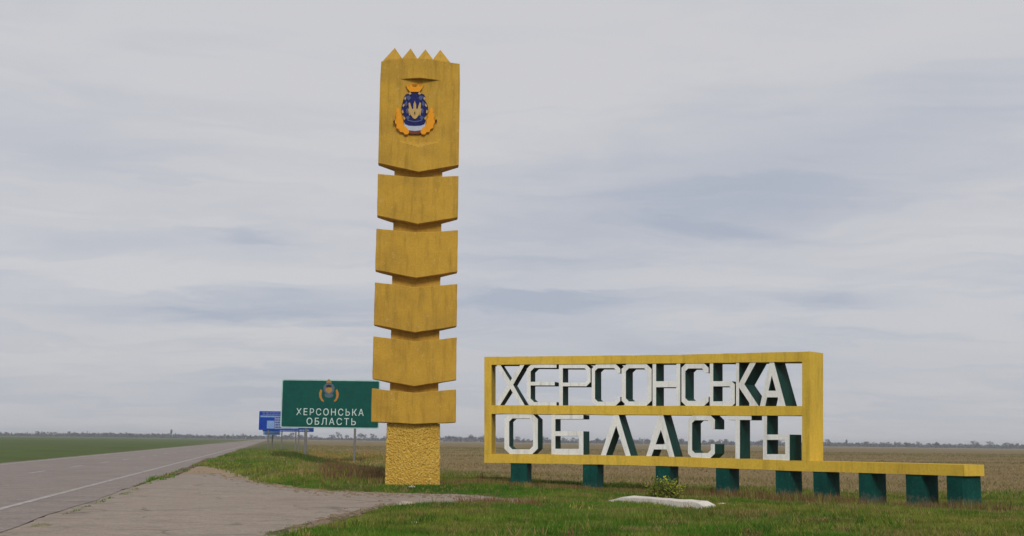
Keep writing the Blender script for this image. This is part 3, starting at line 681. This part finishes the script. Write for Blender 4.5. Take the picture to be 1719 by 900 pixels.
for xx in (513, 595):
    px_, _ = gp(xx, 745); V, Fc = box(px_ - 0.07, px_ + 0.07, 0.031, 0.15, -0.6, za1 - 0.2)
    link('post', bevel(mesh('post', V, Fc, M['steel']), 0.02), gsn)
def srelief(name, pts, y0, y1, m, parent):   # pixels in the 9.474x zoom of the sign
    return slabP(name, [gp(470 + X / 9.474, 630 + Y / 9.474) for X, Y in pts], y0, y1, m, parent)
smir = lambda P: [(1560 - x, y) for x, y in P][::-1]
sh = [(780, 300), (730, 295), (700, 250), (690, 190), (712, 150), (745, 130), (780, 120)]
emb = srelief('emblem', sh + smir(sh)[1:-1], -0.05, -0.036, 'sgrey', gsn)
se = [(648, 222), (622, 290), (630, 350), (660, 405), (695, 425), (700, 405), (672, 370), (660, 320), (672, 240)]
srelief('wheat_ear', se, -0.052, -0.036, 'sorange', emb); srelief('wheat_ear', smir(se), -0.052, -0.036, 'sorange', emb)
srelief('charge', [(730, 205), (780, 195), (830, 205), (835, 250), (780, 290), (725, 250)], -0.058, -0.05, 'sgold', emb)
srelief('charge', [(735, 165), (780, 150), (825, 165), (815, 195), (780, 188), (745, 195)], -0.058, -0.05, 'edark', emb)
srelief('ribbon', [(705, 305), (780, 298), (855, 305), (835, 345), (780, 360), (725, 345)], -0.048, -0.036, 'sgrey', emb)
srelief('crown', [(735, 125), (755, 80), (780, 60), (805, 80), (825, 125), (780, 118)], -0.05, -0.036, 'sgold', emb)

def blue_sign(name, base_px, rect, posts, label, panel_m):
    B = on_ground(*base_px); Y0 = B[1]; r = empty(name, (B[0], Y0, 0)); tag(r, label, 'road sign')
    P = lambda x, y: (lambda q: (float(q[0] - B[0]), float(q[2])))(at_depth(x, y, Y0))
    (a, t_), (b, u_) = P(rect[0], rect[1]), P(rect[2], rect[3])
    slabP('panel', rrect(a, b, u_, t_, 0.08), -0.02, 0.03, panel_m, r)
    for x in posts:
        q = P(x, 740)[0]; V, Fc = box(q - 0.06, q + 0.06, 0.031, 0.14, -0.6, t_ - 0.15); link('post', mesh('post', V, Fc, M['steel']), r)
    def blk(nm, x0, y0, x1, y1, m, d=-0.035):
        (p, s_), (q, w_) = P(x0, y0), P(x1, y1); slabP(nm, [(p, w_), (q, w_), (q, s_), (p, s_)], d, -0.021, m, r)
    return r, blk
b1, blk = blue_sign('information_sign', (449, 758.5), (435.5, 690.2, 503, 722.8), (449.5, 496), 'blue information sign with pale map picture behind the green sign', 'sign_blue')
blk('picture', 437.3, 697.6, 461, 700.6, 'sign_paleblue'); blk('picture', 448.4, 706.3, 460, 719.5, 'sign_paleblue')
blk('text_field', 461.5, 698, 501, 720.5, 'sign_lilac')
for yy in (692.6, 695.2):
    x = 441.0
    while x < 500: w = random.uniform(2.5, 6); blk('text_line', x, yy, min(x + w, 501), yy + 1.0, 'sign_lilac'); x += w + 1.2
for k in range(5):
    x = 462.5
    while x < 498: w = random.uniform(2.5, 7); blk('text_line', x, 700.5 + k * 4, min(x + w, 500), 702.0 + k * 4, 'sign_navy', -0.045); x += w + 1.0
b2, blk = blue_sign('direction_sign', (473, 757), (441.5, 704, 526.5, 725.3), (472.5, 501, 511), 'low wide blue road sign showing under the green sign, with a strip of small text', 'sign_navy')
x = 470.0
while x < 517: w = random.uniform(2, 6); blk('text_line', x, 721.2, x + w, 723.8, 'sign_lilac'); x += w + 0.9
b3, blk = blue_sign('distance_sign', (458, 756.5), (442.5, 716, 470.5, 730.5), (457,), 'small pale blue road sign hanging low behind the blue information sign', 'sign_paleblue')
for k in range(2): blk('text_line', 445, 725 + 2.4 * k, 468, 726 + 2.4 * k, 'sign_navy')

# ------------------------------------------------------------------ slab, rubble, stones
def rock_mesh(seed, sx, sy, sz, m):
    bm = bmesh.new(); bmesh.ops.create_icosphere(bm, subdivisions=2, radius=1); r = random.Random(seed); o = r.uniform(0, 50)
    for v in bm.verts:
        q = 1 + 0.45 * mnoise.noise(v.co * 1.3 + Vector((o, o, o))); v.co = Vector((v.co.x * sx * q, v.co.y * sy * q, v.co.z * sz * q))
    me = bpy.data.meshes.new('rock'); bm.to_mesh(me); bm.free(); me.materials.append(m); return me
def gz(p): return float(height(np.array([p[0]]), np.array([p[1]]))[0])
pl, pr = on_ground(1022, 845), on_ground(1180, 857); dv = (pr - pl); Ls = float(np.linalg.norm(dv[:2])); ang = math.atan2(dv[1], dv[0])
bm = bmesh.new(); nL = 14
prof = [(-0.02, -0.12), (0.0, 0.14), (0.01, 0.15), (0.34, 0.165), (0.36, -0.1)]
ringv = []
for k in range(nL + 1):
    u = k / nL; x = u * Ls; hs = 0.35 + 0.65 * min(1, u / 0.16) if u < 0.16 else (0.5 + 0.5 * min(1, (1 - u) / 0.07) if u > 0.93 else 1)
    ringv.append([bm.verts.new((x - 0.22 * (p[0] / 0.3) * (1 - u), p[0] + random.uniform(-.015, .015), p[1] * (hs if p[1] > 0 else 1) + random.uniform(-.012, .012))) for p in prof])
for a, b in zip(ringv[:-1], ringv[1:]):
    for i in range(len(prof)): j = (i + 1) % len(prof); bm.faces.new((a[i], b[i], b[j], a[j]))
bm.faces.new(ringv[0][::-1]); bm.faces.new(ringv[-1]); bmesh.ops.recalc_face_normals(bm, faces=bm.faces)
me = bpy.data.meshes.new('concrete_slab'); bm.to_mesh(me); bm.free(); me.materials.append(M['slab'])
o = link('concrete_slab', me); o.location = (pl[0], pl[1], (gz(pl) + gz(pr)) / 2 + 0.0); o.rotation_euler = (0, 0, ang)
tag(o, 'long white concrete slab lying in the grass before the letter wall', 'slab')
for (x, y, s, m, lab) in ((1213, 845, 0.10, 'slab', 'white concrete chunk in the grass off the end of the slab'), (1230, 851, 0.09, 'slab', 'flat pale concrete flake in the grass past the white chunk'),
                          (684, 850, 0.17, 'stone', 'flat tan stone on the grass edge of the side road'), (692, 825.5, 0.10, 'slab', 'pale stone at the foot of the ochre pillar'),
                          (733, 824.5, 0.06, 'slab', 'small pale stone in grass at the right corner of the pillar foot'), (698, 878, 0.035, 'slab', 'tiny white pebble alone in the green lawn')):
    q = on_ground(x, y); o = link('stone', rock_mesh(int(x), s * 1.2, s, s * 0.42, M[m])); o.location = (q[0], q[1], gz(q) + s * 0.15); o.rotation_euler = (0, 0, x)
    tag(o, lab, 'stone')
# crumbs of brick and gravel at the end of the asphalt
parts = []
lo_line = [(664, 849), (612, 862), (550, 880), (480, 898)]; up_line = [(320, 790), (400, 800), (500, 821), (650, 829), (800, 833)]
for k in range(620):
    if k < 200: x, y = random.uniform(795, 886), random.uniform(838, 847)
    else:
        ln = lo_line if k < 330 else up_line; x = random.uniform(min(p[0] for p in ln), max(p[0] for p in ln)); pp = sorted(ln)
        y = float(np.interp(x, [p[0] for p in pp], [p[1] for p in pp])) + (-abs(random.gauss(0, 6)) if k < 330 else abs(random.gauss(0, 4)))
    q = on_ground(x, y); s = random.uniform(0.01, 0.04)
    v, f = box(-s, s, -s, s, -s * .5, s * .6); a = random.uniform(0, 3)
    parts.append(([(q[0] + p[0] * math.cos(a) - p[1] * math.sin(a), q[1] + p[0] * math.sin(a) + p[1] * math.cos(a), 0.012 + p[2]) for p in v], f))
V, Fc = merge(parts); o = link('gravel', mesh('gravel', V, Fc, plain('brick_crumbs', (0.27, 0.205, 0.15), 0.9))); tag(o, 'brick and gravel crumbs at the end of the side road', 'gravel', kind='stuff')

# ------------------------------------------------------------------ grass and weeds
def blades(cx, cy, hgt, wid, lean, cols, per, name, spread=0.05, jit=0.18):
    n = len(cx) * per; X = np.repeat(cx, per) + RNG.normal(0, 1, n) * np.repeat(np.broadcast_to(spread, cx.shape), per); Y = np.repeat(cy, per) + RNG.normal(0, 1, n) * np.repeat(np.broadcast_to(spread, cx.shape), per)
    keep = ~paved(X, Y) | ((polydist(X, Y, AP) < 0.45 * np.clip(0.35 + fbm(X, Y, 1.2, 77), 0, 1)) & inpoly(X, Y, AP) & (RNG.random(n) < 0.6) & (X > line_x(Y) + 1.3)); keep &= (np.hypot(X + 2.64, Y - 34.5) > 0.6)
    Hh = np.repeat(hgt, per) * RNG.uniform(0.5, 1.2, n); W = np.repeat(np.broadcast_to(wid, cx.shape), per) * RNG.uniform(0.7, 1.3, n)
    Cc = np.repeat(cols, per, 0) * RNG.uniform(1 - jit, 1 + jit, (n, 1)) * RNG.uniform(0.92, 1.08, (n, 3))
    X, Y, Hh, W, Cc = X[keep], Y[keep], Hh[keep], W[keep], Cc[keep]; n = len(X)
    Z = height(X, Y); a = RNG.uniform(0, 2 * np.pi, n); la = RNG.uniform(0, 2 * np.pi, n); ll = lean * Hh * RNG.uniform(0.2, 1.3, n)
    ca, sa = np.cos(a) * W / 2, np.sin(a) * W / 2
    V = np.empty((n, 3, 3)); V[:, 0] = np.stack([X - ca, Y - sa, Z - 0.01], 1); V[:, 1] = np.stack([X + ca, Y + sa, Z - 0.01], 1)
    V[:, 2] = np.stack([X + np.cos(la) * ll, Y + np.sin(la) * ll, Z + Hh], 1)
    C3 = np.repeat(Cc[:, None, :], 3, 1)
    return link(name, tri_mesh(name, V.reshape(-1, 3), np.arange(3 * n).reshape(-1, 3), M['tint'], np.clip(C3.reshape(-1, 3), 0, 1)))
def scatter(n, y0, y1, k=0.47, margin=2.5, pw=1.0):
    y = y0 + (y1 - y0) * RNG.random(n) ** pw; x = (RNG.random(n) * 2 - 1) * (k * y + margin); return x, y
GRN, OLV, DRY, RED = np.array([0.058, 0.142, 0.010]), np.array([0.155, 0.180, 0.026]), np.array([0.30, 0.22, 0.085]), np.array([0.15, 0.075, 0.042])
def grass_cols(x, y, dry=0.0):
    a = np.clip(0.42 + 1.3 * fbm(x, y, 0.35, 51) + dry, 0, 1)[:, None]; b = np.clip(0.08 + 1.5 * fbm(x, y, 0.75, 52) + dry, 0, 1)[:, None]; r = (RNG.random(len(x)) < 0.05 + 0.35 * np.clip(b[:, 0] - .45, 0, 1))[:, None]
    c = GRN * (1 - a) + OLV * a; c = (c * (1 - 0.6 * b) + DRY * 0.75 * 0.6 * b) * (0.8 + 0.45 * np.clip(0.5 + fbm(x, y, 1.6, 53), 0, 1))[:, None]; return np.where(r, DRY, c)
# lawn in front of the monuments
x, y = scatter(150000, 14.5, 41, pw=1.25); k = (zone(x, y) < 0.6) & (pave_dist(x, y) > -0.01); x, y = x[k], y[k]
drybias = -0.18 + 0.26 * np.clip((x - 1) / 5, 0, 1) + 0.25 * np.clip((y - 33) / 4, 0, 1) * (x > -1.5) + 0.5 * np.clip((18.6 - y) / 2.2, 0, 1) * (x > -1) + 0.22 * np.clip((y - 27) / 3, 0, 1) * (x > 1)
hh = (0.05 + 0.05 * np.clip(0.5 + fbm(x, y, 0.8, 61), 0, 1)) * (0.55 + 0.45 * np.clip(pave_dist(x, y) / 0.8, 0, 1))
o = blades(x, y, hh, 0.011 + 0.0003 * y, 0.6, grass_cols(x, y, drybias), 5, 'grass', 0.05); tag(o, 'short green and dry grass growing round the monument', 'grass', kind='stuff')
# coarser clumps and dead stalks in the lawn
x, y = scatter(5200, 15, 37, pw=1.2); k = (zone(x, y) < 0.5) & (pave_dist(x, y) > 0.15) & (fbm(x, y, 0.7, 66) > -0.1); x, y = x[k], y[k]; m_ = RNG.random(len(x))[:, None]
cw = np.where(m_ < 0.42, OLV, np.where(m_ < 0.80, GRN * 0.8, np.where(m_ < 0.95, DRY * 0.85, RED)))
o = blades(x, y, 0.08 + 0.12 * RNG.random(len(x)) ** 2, 0.02, 0.75, cw, 14, 'coarse_grass', 0.06); tag(o, 'coarse tufts and dead stalks scattered in the lawn', 'grass', kind='stuff')
x, y = np.array([on_ground(a, b)[:2] for a, b in zip(RNG.normal(968, 20, 16), RNG.normal(855, 3, 16))]).T
o = blades(x, y, 0.06 + 0.06 * RNG.random(len(x)), 0.04, 0.5, np.repeat(np.array([[0.33, 0.31, 0.06]]), len(x), 0), 4, 'yellow_weeds', 0.05); tag(o, 'patch of small yellow weeds in the lawn beside the white slab', 'weeds', kind='stuff')
x, y = np.array([on_ground(a, b)[:2] for a, b in zip(RNG.uniform(770, 900, 260), RNG.normal(848, 1.2, 260))]).T
o = blades(x, y, 0.08 + 0.14 * RNG.random(len(x)), 0.02, 0.4, np.where(RNG.random(len(x))[:, None] < 0.7, RED, DRY * 0.8), 4, 'edge_stalks', 0.05); tag(o, 'reddish dead stalks along the end of the side road', 'weeds', kind='stuff')
# verge beyond the apron
x, y = scatter(60000, 33, 150, k=0.45, margin=4, pw=1.6); lx = x - line_x(y); k = (zone(x, y) < 0.7) & (lx > 0.5) & (y > 36); x, y, lx = x[k], y[k], lx[k]
dryb = 0.5 * np.exp(-((lx - 9) / 2.5) ** 2) - 0.08
o = blades(x, y, 0.09 + 0.10 * np.clip(0.4 + fbm(x, y, 0.4, 62), 0, 1), 0.03 + 0.0004 * y, 0.6, grass_cols(x, y, dryb), 4, 'verge_grass', 0.14); tag(o, 'longer grass on the bank along the highway', 'grass', kind='stuff')
# dry stubble of the field
x, y = scatter(60000, 38, 260, k=0.46, margin=5, pw=1.8); k = (zone(x, y) > 0.3); x, y = x[k], y[k]
g1 = np.clip(0.5 + 0.9 * pnoise(x * 0.06, y, 0.16, 71), 0, 1)[:, None]; cc = np.array([0.27, 0.195, 0.10]) * (1 - g1) + np.array([0.17, 0.15, 0.055]) * g1
o = blades(x, y, 0.07 + 0.06 * g1[:, 0], 0.03 + 0.0005 * y, 0.7, cc, 3, 'field_stubble', 0.2); tag(o, 'dry brown stubble covering the flat field', 'stubble', kind='stuff')
# taller weeds along the wall base
sv = RNG.uniform(-1.5, 14.5, 3600); tv = RNG.normal(-0.05, 0.6, 3600); aa = A0 + KAP * sv; rr = RADW + tv; x = WC[0] + rr * np.sin(aa); y = WC[1] + rr * np.cos(aa)
mixd = RNG.random(len(x))[:, None]; pt = np.clip(0.35 + 0.8 * fbm(x, y, 0.5, 81), 0.05, 1)
cw = np.where(mixd < 0.3, OLV * 0.9, np.where(mixd < 0.6, DRY * 0.8, RED))
o = blades(x, y, 0.12 + 0.32 * pt * RNG.random(len(x)), 0.022, 0.35, cw, 6, 'weeds', 0.07); tag(o, 'dry weeds along the feet of the letter wall', 'weeds', kind='stuff')
# reddish dead weeds on the ditch bank left of the pillar
pts = [on_ground(px_, py_) for px_, py_ in zip(RNG.uniform(545, 648, 1500), RNG.normal(798, 7.5, 1500))]
x = np.array([p[0] for p in pts]); y = np.array([p[1] for p in pts]); mixd = RNG.random(len(x))[:, None]
cw = np.where(mixd < 0.6, RED, np.where(mixd < 0.85, DRY * 0.8, OLV))
o = blades(x, y, 0.12 + 0.2 * RNG.random(len(x)), 0.035, 0.5, cw, 7, 'dead_weeds', 0.13); tag(o, 'reddish dead weeds on the ditch bank beside the pillar', 'weeds', kind='stuff')
def px_strip(n, poly, sd):
    t = RNG.random(n); xs_ = np.interp(t, np.linspace(0, 1, len(poly)), [p[0] for p in poly]); ys_ = np.interp(t, np.linspace(0, 1, len(poly)), [p[1] for p in poly]) + RNG.normal(0, sd, n)
    P = np.array([on_ground(a, b)[:2] for a, b in zip(xs_, ys_)]); return P[:, 0], P[:, 1]
x, y = px_strip(1500, [(470, 769), (520, 773), (575, 778), (650, 789)], 1.6); m_ = RNG.random(len(x))[:, None]
o = blades(x, y, 0.16 + 0.16 * RNG.random(len(x)), 0.06, 0.5, np.where(m_ < 0.7, GRN * 0.7, RED * 0.8), 6, 'ditch_grass', 0.3); tag(o, 'dark green grass filling the ditch below the green sign', 'grass', kind='stuff')
x, y = px_strip(900, [(500, 800), (560, 796), (645, 806)], 5); m_ = RNG.random(len(x))[:, None]
o = blades(x, y, 0.10 + 0.14 * RNG.random(len(x)), 0.03, 0.5, np.where(m_ < 0.75, DRY * 0.95, OLV), 6, 'tan_grass', 0.16); tag(o, 'tan dry grass on the bank between side road and ditch', 'grass', kind='stuff')
x, y = px_strip(700, [(520, 757), (560, 764), (640, 768)], 4); m_ = RNG.random(len(x))[:, None]
o = blades(x, y, 0.12 + 0.12 * RNG.random(len(x)), 0.09, 0.5, np.where(m_ < 0.75, np.array([0.30, 0.19, 0.06]), OLV), 6, 'rusty_grass', 0.6); tag(o, 'rusty brown dry grass on the field edge behind the green sign posts', 'grass', kind='stuff')
# yellow-green bush before the third leg
bb = on_ground(1117, 838); bush = empty('bush', (bb[0], bb[1], gz(bb))); tag(bush, 'yellow green leafy bush before a green leg of the letter wall', 'bush')
LV, LT, LC, st = [], [], [], []
for k in range(170):
    a = random.uniform(0, 6.28); r0 = random.uniform(0, 0.26); L = random.uniform(0.18, 0.58) ; le = random.uniform(0.02, 0.5)
    p0 = Vector((r0 * math.cos(a), r0 * math.sin(a), -0.05)); p1 = p0 + Vector((math.cos(a) * le * 0.6, math.sin(a) * le * 0.6, L))
    st.append(tube(p0, p1, 0.006, 0.002, 4))
    for j in range(16):
        q = p0.lerp(p1, 0.12 + 0.88 * j / 15); d = Vector((random.gauss(0, 1), random.gauss(0, 1), random.gauss(0.5, 0.6))).normalized(); s = Vector((random.gauss(0, 1), random.gauss(0, 1), random.gauss(0, .5))).normalized()
        ll = random.uniform(0.05, 0.11); n0 = len(LV); LV += [q, q + d * ll * .5 + s * ll * .22, q + d * ll, q + d * ll * .5 - s * ll * .22]; LT += [(n0, n0 + 1, n0 + 2), (n0, n0 + 2, n0 + 3)]
        c = np.array([0.30, 0.31, 0.035]) if random.random() < 0.55 else np.array([0.11, 0.16, 0.022]); LC += [c * random.uniform(0.75, 1.2)] * 4
link('foliage', tri_mesh('foliage', [tuple(v) for v in LV], LT, M['tint'], np.array(LC)), bush); V, Fc = merge(st); link('stems', mesh('stems', V, Fc, M['bark']), bush)

# ------------------------------------------------------------------ horizon trees
def tree_meshes(seed, tall):
    r = random.Random(seed); H = 1.0; tr = [tube((0, 0, -0.03), (0.02, 0, 0.5), 0.03, 0.018, 6)]; lobes = []
    for k in range(5 if not tall else 7):
        a = r.uniform(0, 6.28); z0 = r.uniform(0.22, 0.5); e = (math.cos(a) * r.uniform(.1, .3) * (0.35 if tall else 1), math.sin(a) * r.uniform(.1, .3) * (0.35 if tall else 1), z0 + r.uniform(0.15, 0.4))
        tr.append(tube((0.01, 0, z0), e, 0.014, 0.005, 5)); lobes.append((Vector(e), r.uniform(0.1, 0.2)))
    lobes.append((Vector((0, 0, 0.78)), 0.17))
    V, T_ = [], []
    for k in range(420):
        c, q = r.choice(lobes); d = Vector((r.gauss(0, 1), r.gauss(0, 1), r.gauss(0, 1))).normalized() * q * r.uniform(0.4, 1.15); p = c + d
        if tall: p.x *= 0.75; p.y *= 0.75
        u = Vector((r.gauss(0, 1), r.gauss(0, 1), r.gauss(0, 1))).normalized() * 0.045; w = Vector((r.gauss(0, 1), r.gauss(0, 1), r.gauss(0, 1))).normalized() * 0.045
        n0 = len(V); V += [p - u, p + w, p + u]; T_.append((n0, n0 + 1, n0 + 2))
    v, f = merge(tr)
    return mesh('trunk', v, f, M['bark']), tri_mesh('crown', [tuple(a) for a in V], T_, M['far_leaf'])
TM = [tree_meshes(100 + k, k >= 3) for k in range(5)]
def put_tree(px, Y, hpx, variant, label, group, wide=1.0):
    hor = 741 + 0.0125 * (px - CX); q = at_depth(px, hor, Y); h = hpx * Y / FPX
    t = empty('tree', (q[0], Y, 0), random.uniform(0, 6.28)); t.scale = (h * wide, h * wide, h); tag(t, label, 'tree', group)
    for nm, me in zip(('trunk', 'crown'), TM[variant]): link(nm, me, t)
put_tree(287.5, 1500, 16, 3, 'solitary tall dark tree far off across the highway', None, 0.75)
put_tree(1421.5, 1350, 13, 4, 'tall tree above the hazy tree line beyond the letter wall', None, 0.9)
put_tree(568, 1300, 15, 1, 'rounded tree on the horizon under the green sign', None, 0.9)
rt = random.Random(4)
def tree_label(px, h):
    size = 'taller' if h > 10 else ('low' if h < 7.5 else 'small')
    where = ('beyond the green field across the highway' if px < 430 else 'seen under the green road sign' if px < 640 else 'between the pillar and the letter wall' if px < 813
             else 'seen through the letters of the wall' if px < 1350 else 'beyond the low end of the bottom beam')
    return f'{size} tree on the hazy horizon {where}', f'{size} horizon trees {where}'
for px in list(np.arange(6, 1714, 13.0)):
    px += rt.uniform(-8, 8)
    if abs(px - 287.5) < 9 or abs(px - 1421.5) < 9: continue
    h = rt.choice((6, 7, 8, 9, 9, 10, 12)) * (1.1 if px > 450 else 0.85)
    put_tree(px, rt.uniform(1150, 1700), h, rt.choice((0, 1, 2)), *tree_label(px, h), rt.uniform(1.1, 1.7))
# scrub belt under the trees
n = 26000; ybelt = RNG.uniform(1500, 1900, n); xb_ = RNG.uniform(-1, 1, n) * (0.62 * ybelt); prof_ = 3.0 + 2.2 * pnoise(xb_, xb_ * 0, 0.02, 91) + 1.2 * pnoise(xb_, xb_ * 0, 0.06, 92); zb2 = RNG.random(n) * np.maximum(prof_, 0.8)
U1 = RNG.normal(0, 1.3, (n, 3)); U2 = RNG.normal(0, 1.3, (n, 3)); P_ = np.stack([xb_, ybelt, zb2], 1); Vb = np.stack([P_ - U1, P_ + U2, P_ + U1], 1).reshape(-1, 3); Vb[:, 2] = np.maximum(Vb[:, 2], -0.3)
o = link('scrub_belt', tri_mesh('scrub_belt', Vb, np.arange(3 * n).reshape(-1, 3), M['far_leaf'])); tag(o, 'continuous belt of scrub along the far horizon', 'scrub', kind='stuff')

# ------------------------------------------------------------------ haze
V, Fc = box(-4300, 4300, -400, 4300, -1.6, 16.5)
def _haze():
    m = bpy.data.materials.new('haze'); m.use_nodes = True; t = m.node_tree; t.nodes.clear()
    v = N(t, 'ShaderNodeVolumePrincipled'); v.inputs['Color'].default_value = (0.86, 0.90, 0.97, 1); v.inputs['Density'].default_value = 0.00027; v.inputs['Anisotropy'].default_value = 0.0
    o_ = N(t, 'ShaderNodeOutputMaterial'); t.links.new(v.outputs[0], o_.inputs['Volume']); return m
o = link('haze', mesh('haze', V, Fc, _haze())); tag(o, 'thin pale haze over the plain', 'haze', kind='stuff')
